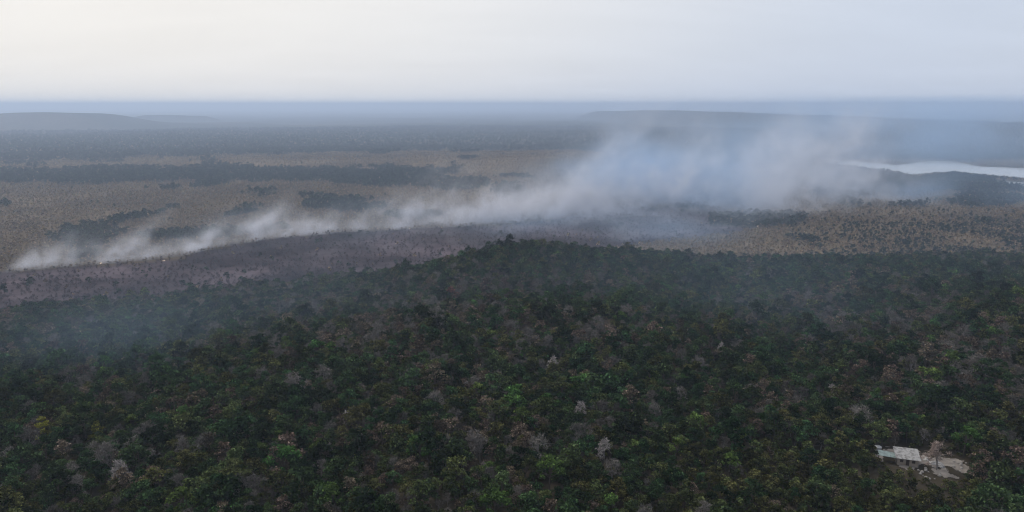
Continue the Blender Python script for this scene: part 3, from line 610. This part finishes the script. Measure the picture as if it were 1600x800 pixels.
# two far white houses on the plain
for q, (px, py, lab) in enumerate(((332, 238, 'small far white house standing alone on the hazy plain'), (347, 239, 'longer far white house beside a small white one on the hazy plain'))):
    x, y, z = spot(px, py); L_ = (9, 16)[q]; e = thing('far_house', (x, y, z), R(8), lab, 'house')
    mb = MB(); mb.box(-L_, L_, -5, 5, -2, 4.5); obj('wall', mb, M['white_wall'], e)
    mb = MB(); mb.add([(-L_ - 1, -6, 4.4), (L_ + 1, -6, 4.4), (L_ + 1, 6, 4.4), (-L_ - 1, 6, 4.4), (-L_ - 1, 0, 8), (L_ + 1, 0, 8)], [(0, 1, 5, 4), (3, 4, 5, 2), (0, 4, 3), (1, 2, 5), (0, 3, 2, 1)]); obj('roof', mb, M['tile'], e)
    for a in (-.5, .35): mb = MB(); mb.box(a * L_ - 1, a * L_ + 1, -5.06, -5.003, 1.2, 3); obj('window', mb, M['dark_wood'], e)

# ------------------------------------------------------------------ haze and smoke
def volmat(name, color, aniso, density, grid=False, fine=None):
    def b(t, o):
        p = _node(t, 'ShaderNodeVolumePrincipled'); p.inputs['Color'].default_value = (*color, 1); p.inputs['Anisotropy'].default_value = aniso; p.inputs['Density'].default_value = density
        if grid:
            p.inputs['Density Attribute'].default_value = ''
            a = _node(t, 'ShaderNodeAttribute', attribute_name='density'); m = _node(t, 'ShaderNodeMath', operation='MULTIPLY'); m.inputs[1].default_value = density; src = a.outputs['Fac']
            if fine:
                tcn = _node(t, 'ShaderNodeTexCoord'); n = _node(t, 'ShaderNodeTexNoise'); n.inputs['Scale'].default_value = fine; n.inputs['Detail'].default_value = 5; n.inputs['Roughness'].default_value = .65
                lk(t, tcn.outputs['Object'], n.inputs['Vector']); mr = _node(t, 'ShaderNodeMapRange'); mr.inputs[1].default_value = .34; mr.inputs[2].default_value = .62; mr.inputs[3].default_value = .2; mr.inputs[4].default_value = 1.65
                lk(t, n.outputs[0], mr.inputs[0]); m0 = _node(t, 'ShaderNodeMath', operation='MULTIPLY'); lk(t, src, m0.inputs[0]); lk(t, mr.outputs[0], m0.inputs[1]); src = m0.outputs[0]
            lk(t, src, m.inputs[0]); lk(t, m.outputs[0], p.inputs['Density'])
        lk(t, p.outputs[0], o.inputs['Volume'])
    return mat(name, b)
mb = MB(); mb.box(-47000, 47000, -47000, 47000, -150, 242); hzo = obj('haze', mb, volmat('haze_air', (.64, .775, 1.0), .45, 1.45e-4)); hzo['kind'] = 'stuff'
hzo['label'] = 'pale blue haze lying over the whole plain'; hzo['category'] = 'haze'
zmin = float(GZ.min()); hzo.data.vertices.foreach_get
for vtx in hzo.data.vertices:
    if vtx.co.z < 0: vtx.co.z = zmin - 5

def smoke_object(name, origin, rz, mn, mx, rho, m, label):
    """a voxel cloud: rho[ix,iy,iz] handed to a Volume Cube through point data"""
    nx, ny, nz_ = rho.shape
    lin = [np.linspace(mn[k], mx[k], rho.shape[k]) for k in range(3)]
    co = np.stack(np.meshgrid(*lin, indexing='ij'), -1).reshape(-1, 3).astype(np.float32)
    me_ = bpy.data.meshes.new(name); me_.vertices.add(len(co)); me_.vertices.foreach_set('co', co.ravel())
    me_.attributes.new('rho', 'FLOAT', 'POINT').data.foreach_set('value', rho.astype(np.float32).ravel())
    o = bpy.data.objects.new(name, me_); col.objects.link(o); o.location = origin; o.rotation_euler = (0, 0, rz)
    g = bpy.data.node_groups.new(name + '_voxels', 'GeometryNodeTree')
    g.interface.new_socket('Geometry', in_out='INPUT', socket_type='NodeSocketGeometry'); g.interface.new_socket('Geometry', in_out='OUTPUT', socket_type='NodeSocketGeometry')
    gi, go = g.nodes.new('NodeGroupInput'), g.nodes.new('NodeGroupOutput')
    vc = g.nodes.new('GeometryNodeVolumeCube'); vc.inputs['Min'].default_value = mn; vc.inputs['Max'].default_value = mx
    for k, a in enumerate('XYZ'): vc.inputs['Resolution ' + a].default_value = rho.shape[k]
    ps = g.nodes.new('GeometryNodeInputPosition'); sb = g.nodes.new('ShaderNodeVectorMath'); sb.operation = 'SUBTRACT'; sb.inputs[1].default_value = mn; g.links.new(ps.outputs[0], sb.inputs[0])
    ml = g.nodes.new('ShaderNodeVectorMath'); ml.operation = 'MULTIPLY'; ml.inputs[1].default_value = [(rho.shape[k] - 1) / (mx[k] - mn[k]) for k in range(3)]; g.links.new(sb.outputs[0], ml.inputs[0])
    ad = g.nodes.new('ShaderNodeVectorMath'); ad.operation = 'ADD'; ad.inputs[1].default_value = (.5, .5, .5); g.links.new(ml.outputs[0], ad.inputs[0])
    fl = g.nodes.new('ShaderNodeVectorMath'); fl.operation = 'FLOOR'; g.links.new(ad.outputs[0], fl.inputs[0]); sp = g.nodes.new('ShaderNodeSeparateXYZ'); g.links.new(fl.outputs[0], sp.inputs[0])
    def im(op, a, b):
        n = g.nodes.new('FunctionNodeIntegerMath'); n.operation = op
        for k, q in enumerate((a, b)):
            if isinstance(q, int): n.inputs[k].default_value = q
            else: g.links.new(q, n.inputs[k])
        return n.outputs[0]
    ti = []
    for k in range(3):
        n = g.nodes.new('FunctionNodeFloatToInt'); g.links.new(sp.outputs[k], n.inputs[0]); ti.append(im('MAXIMUM', im('MINIMUM', n.outputs[0], rho.shape[k] - 1), 0))
    idx = im('ADD', im('MULTIPLY', im('ADD', im('MULTIPLY', ti[0], ny), ti[1]), nz_), ti[2])
    si = g.nodes.new('GeometryNodeSampleIndex'); si.data_type = 'FLOAT'; na = g.nodes.new('GeometryNodeInputNamedAttribute'); na.data_type = 'FLOAT'; na.inputs['Name'].default_value = 'rho'
    g.links.new(gi.outputs[0], si.inputs['Geometry']); g.links.new(na.outputs['Attribute'], si.inputs['Value']); g.links.new(idx, si.inputs['Index'])
    g.links.new(si.outputs[0], vc.inputs['Density'])
    sm = g.nodes.new('GeometryNodeSetMaterial'); sm.inputs['Material'].default_value = m; g.links.new(vc.outputs[0], sm.inputs[0]); g.links.new(sm.outputs[0], go.inputs[0])
    md = o.modifiers.new('voxels', 'NODES'); md.node_group = g; me_.materials.append(m)
    o['kind'] = 'stuff'; o['label'] = label; o['category'] = 'smoke'; return o
def splat(rho, mn, mx, ctr, rad, wgt, warp=None):
    """adds soft round puffs; rad may be per axis"""
    sh = np.array(rho.shape); h = (np.array(mx) - mn) / (sh - 1)
    for c, r, q in zip(ctr, rad, wgt):
        r = np.broadcast_to(r, (3,)); lo = np.maximum(np.floor((c - r * 1.15 - mn) / h).astype(int), 0); hi = np.minimum(np.ceil((c + r * 1.15 - mn) / h).astype(int) + 1, sh)
        if (hi <= lo).any(): continue
        ax = [((np.arange(lo[k], hi[k]) * h[k] + mn[k] - c[k]) / r[k]) ** 2 for k in range(3)]
        d2 = ax[0][:, None, None] + ax[1][None, :, None] + ax[2][None, None, :]
        if warp is not None: d2 = d2 + warp[lo[0]:hi[0], lo[1]:hi[1], lo[2]:hi[2]]
        rho[lo[0]:hi[0], lo[1]:hi[1], lo[2]:hi[2]] += q * np.clip(1 - d2, 0, 1) ** 1.5
def noise3(shape, cell, seed, octaves=3):
    r = np.random.default_rng(seed); tot = np.zeros(shape); amp = 1.0
    for o in range(octaves):
        cs = [max(2, int(np.ceil(s / (cell / 2 ** o))) + 2) for s in shape]; a = r.uniform(-1, 1, cs)
        for ax in range(3):
            t = np.arange(shape[ax]) / (cell / 2 ** o); i0 = np.floor(t).astype(int); f = t - i0; f = f * f * (3 - 2 * f); sl = [None] * 3; sl[ax] = slice(None); f = f[tuple(sl)]
            a = np.take(a, i0, ax) * (1 - f) + np.take(a, np.minimum(i0 + 1, a.shape[ax] - 1), ax) * f
        tot += amp * a; amp *= .55
    return tot
SO = np.array([-600.0, 870.0]); e1 = np.array([.84, .5426]); e1 /= np.linalg.norm(e1); e2 = np.array([-e1[1], e1[0]]); SRZ = math.atan2(e1[1], e1[0])
def loc2(p): q = np.array(p) - SO; return np.array([q @ e1, q @ e2])
FR = np.array([loc2(plan(*p)) for p in FRONT]); FR2 = np.array([loc2(plan(*p)) for p in ((955, 384), (1000, 376), (1100, 362), (1180, 355), (1250, 345))])
mn, mx = np.array([-60.0, -330.0, -6.0]), np.array([1620.0, 330.0, 234.0]); rho = np.zeros((337, 133, 49))
r = np.random.default_rng(77)
def fbm3(x, y, z, seed, octaves=4, rough=.55):
    tot = np.zeros(x.shape, np.float32); amp = 1.0
    for o in range(octaves):
        tab = np.random.default_rng(seed * 31 + o).uniform(-1, 1, (64, 64, 64)).astype(np.float32)
        I = []; Fq = []
        for a in (x, y, z): i0 = np.floor(a).astype(np.int32); f = (a - i0).astype(np.float32); I.append(i0 & 63); Fq.append(f * f * (3 - 2 * f))
        for c in range(8):
            b = (c & 1, c >> 1 & 1, c >> 2)
            wq = np.ones(x.shape, np.float32)
            for k in range(3): wq *= Fq[k] if b[k] else 1 - Fq[k]
            tot += amp * wq * tab[(I[0] + b[0]) & 63, (I[1] + b[1]) & 63, (I[2] + b[2]) & 63]
        amp *= rough; x, y, z = x * 2.03 + 7.1, y * 2.03 + 3.7, z * 2.03 + 1.9
    return tot
S_, C_, Z_ = np.meshgrid(*[np.linspace(mn[k], mx[k], rho.shape[k]).astype(np.float32) for k in range(3)], indexing='ij')
def act(s): return np.clip(.7 + .5 * np.interp(s, np.linspace(-100, 1700, 40), np.random.default_rng(4).uniform(-1, 1, 40)) + .3 * np.interp(s, np.linspace(-100, 1700, 130), np.random.default_rng(5).uniform(-1, 1, 130)), .38, 1.4)
HT = lambda s: np.interp(s, (-60, 60, 225, 330, 420, 531, 700, 830, 956, 1150, 1600), (34, 36, 26, 28, 44, 60, 82, 95, 130, 170, 175))
w1, w2, w3 = (fbm3(S_ / 55, C_ / 55, Z_ / 55, q_, 2) for q_ in (1, 2, 3))
Zp = np.maximum(Z_, 0); lean = 1.15 * Zp + 10 * w1                     # smoke leans downwind as it rises
sb_ = S_ - lean
Hn = HT(sb_) * np.clip(.75 + .75 * np.interp(sb_, np.linspace(-300, 1700, 70), np.random.default_rng(8).uniform(-.6, 1, 70)), .7, 1.5)
cc_ = np.interp(sb_, FR[:, 0], FR[:, 1]) + 5 + .4 * Zp + (4 + .16 * Zp) * w2; wc = 6.5 + .30 * Zp
fine = fbm3(sb_ / 34 + .55 * w1, C_ / 24 + .55 * w2, Zp / 30 + .55 * w3, 5, 4, .6)
front_ = act(sb_) * .050 / (1 + Zp * .026) * np.exp(-(Zp / Hn) ** 1.6 * 1.3) * np.exp(-((C_ - cc_) / wc) ** 2) * np.clip(.85 + .95 * fine, .12, 2.3) * sstep(-30, 10, sb_) * (1 - sstep(930, 1000, sb_)) * np.clip((Z_ + 2) / 3, 0, 1)
# where the fronts meet: a wide slow body of older smoke
sp_ = S_ - .75 * Zp - 14 * w1; big_ = fbm3(sp_ / 85 + .8 * w2, C_ / 75 + .8 * w1, Zp / 70 + .8 * w3, 6, 5, .56)
Hb = np.interp(sp_, (420, 600, 760, 860, 960, 1100, 1350, 1600), (20, 55, 82, 130, 165, 190, 200, 200)) * np.clip(.85 + .45 * fbm3(sp_ / 120, C_ / 100, Zp * 0, 9, 3), .4, 1.25)
cb = np.interp(sp_, (420, 760, 900, 1000, 1200, 1500), (50, 60, 10, -60, -100, -60)); wb = np.interp(sp_, (420, 760, 950, 1200, 1600), (24, 52, 110, 155, 200))
body_ = .0130 * (1 - sstep(.25, 1.0, Zp / Hb)) * np.exp(-((C_ - cb) / wb) ** 2) * np.clip(.34 + 1.55 * big_, .03, 2.4) * np.interp(sp_, (420, 560, 740, 880, 1150, 1420, 1600), (0, .7, .9, 1, 1, .7, .3))
f2 = np.interp(S_ - Zp, FR2[:, 0], FR2[:, 1]); edge_ = .008 * act(S_ * 2 - Zp + 90) * np.exp(-((C_ - f2 - 14 - Zp) / (12 + .4 * Zp)) ** 2) * np.exp(-Zp / 16) * np.clip(.5 + fine, 0, 2) * sstep(FR2[0, 0], FR2[0, 0] + 40, S_) * (1 - sstep(FR2[-1, 0] - 30, FR2[-1, 0] + 20, S_))
c1 = np.interp(S_, FR[:, 0], FR[:, 1]); sm_ = .0020 * sstep(-240, -150, C_ - c1) * (1 - sstep(-30, 10, C_ - c1)) * np.exp(-Zp / 14) * np.clip(big_ * 1.6 + .1, 0, 2) * sstep(250, 450, S_) * (1 - sstep(1000, 1150, S_))
rib_ = .020 * np.clip(act(sb_ * .8 + 40), .6, 1.3) * np.exp(-Zp / np.interp(sb_, (0, 300, 600, 960), (9, 10, 15, 24))) * np.exp(-((C_ - cc_ - 6) / (11 + .5 * Zp)) ** 2) * np.clip(.8 + .8 * fine, .1, 2) * sstep(-30, 10, sb_) * (1 - sstep(900, 1000, sb_))
rho = front_ * np.interp(sb_, (0, 450, 700), (1.5, 1.5, 1.0)) + rib_ + body_ + edge_ + sm_
endf = sstep(0, 60, mx[0] - S_) * sstep(0, 50, C_ - mn[1]) * sstep(0, 50, mx[1] - C_) * sstep(0, 30, mx[2] - Z_); rho = rho * endf
rho[rho < 8e-5] = 0
smoke_object('smoke', (SO[0], SO[1], 0), SRZ, tuple(mn), tuple(mx), rho * 100, volmat('white_smoke', (.92, .93, .99), .3, .010, True, .06), 'grey white smoke rising from the grass fire front')
# thin old smoke drifting over the hills and away to the right
mn, mx = np.array([-900.0, 300.0, -5.0]), np.array([2300.0, 3300.0, 235.0]); rho = np.zeros((161, 151, 25)); warp = noise3(rho.shape, 8, 13, 3) * .5
ctr, rad, wgt = [], [], []
def drift(px, py, z, rx, ry, rz_, q): x, y = plan(px, py, z); ctr.append((x, y, z)); rad.append((rx, ry, rz_)); wgt.append(q)
for px, py in ((-80, 630), (0, 610), (70, 590), (130, 565), (190, 545), (250, 525)): drift(px, py, 92, 65, 60, 30, .00070)
for px, py in ((330, 500), (430, 485), (560, 475)): drift(px, py, 90, 90, 80, 30, .0003)
for px, py in ((920, 440), (1040, 445), (1130, 470), (1220, 470), (1320, 440), (1140, 505), (1240, 495), (1450, 425), (1580, 415)): drift(px, py, 90, 90, 80, 34, .00024)
for px, py in ((1000, 425), (1150, 425), (1300, 410), (1450, 395), (1580, 385)): drift(px, py, 72, 110, 90, 34, .00026)
for px, py in ((1150, 305), (1230, 300), (1310, 296), (1390, 300), (1470, 298), (1550, 300)): drift(px, py, 20, 210, 190, 42, .0013)
for q in range(110):
    t = r.uniform(0, 1); x = 250 + 1150 * t + r.normal(0, 90); y = 1430 + 900 * t * r.uniform(.3, 1.2) + r.normal(0, 120); z = r.uniform(10, 70 + 140 * min(1, t * 2.6)); s = r.uniform(90, 190)
    ctr.append((x, y, z)); rad.append((s * 1.4, s * 1.3, s * .5)); wgt.append(.00042 * (1.1 - .4 * t))
for q in range(40): ctr.append((r.uniform(-500, 500), r.uniform(980, 1300), r.uniform(0, 25))); rad.append((120, 90, 30)); wgt.append(.00042)
splat(rho, mn, mx, np.array(ctr), rad, wgt, warp)
rho *= np.clip(1 + 1.0 * noise3(rho.shape, 11, 19, 3), .1, 2.4); rho[:, :, -2:] = 0; rho[rho < 1e-5] = 0
smoke_object('drifting_smoke', (0, 0, 0), 0, tuple(mn), tuple(mx), rho * 1000, volmat('thin_blue_smoke', (.56, .75, 1.0), .3, .001, True), 'thin bluish smoke drifting over the hills and down the plain')
# small flames along the front
def flamemat(t, o):
    e = _node(t, 'ShaderNodeEmission'); e.inputs[0].default_value = (1, .80, .6, 1); e.inputs[1].default_value = 1.6; lk(t, e.outputs[0], o.inputs[0])
M['flame'] = mat('flame', flamemat)
for q, (px, py) in enumerate(((268, 399), (256, 408), (918, 331), (880, 341), (1184, 354), (640, 358), (690, 356), (158, 412))):
    x, y, z = spot(px, py); mb = MB(); rr_ = np.random.default_rng(q)
    for k in range(4):
        a, b, h_ = rr_.uniform(-1.2, 1.2), rr_.uniform(-.4, .4), rr_.uniform(.7, 1.7); mb.tube([(a, b, 0), (a + .15, b, h_ * .35), (a + .2, b, h_ * .7), (a + .4, b, h_)], [.3, .42, .22, .02], 6)
    o = obj('flame', mb, M['flame'], None, (x, y, z + .1), .6); o['label'] = 'short pale flames burning in the grass at the smoke front'; o['category'] = 'flame'; o['group'] = 'flames along the fire front'
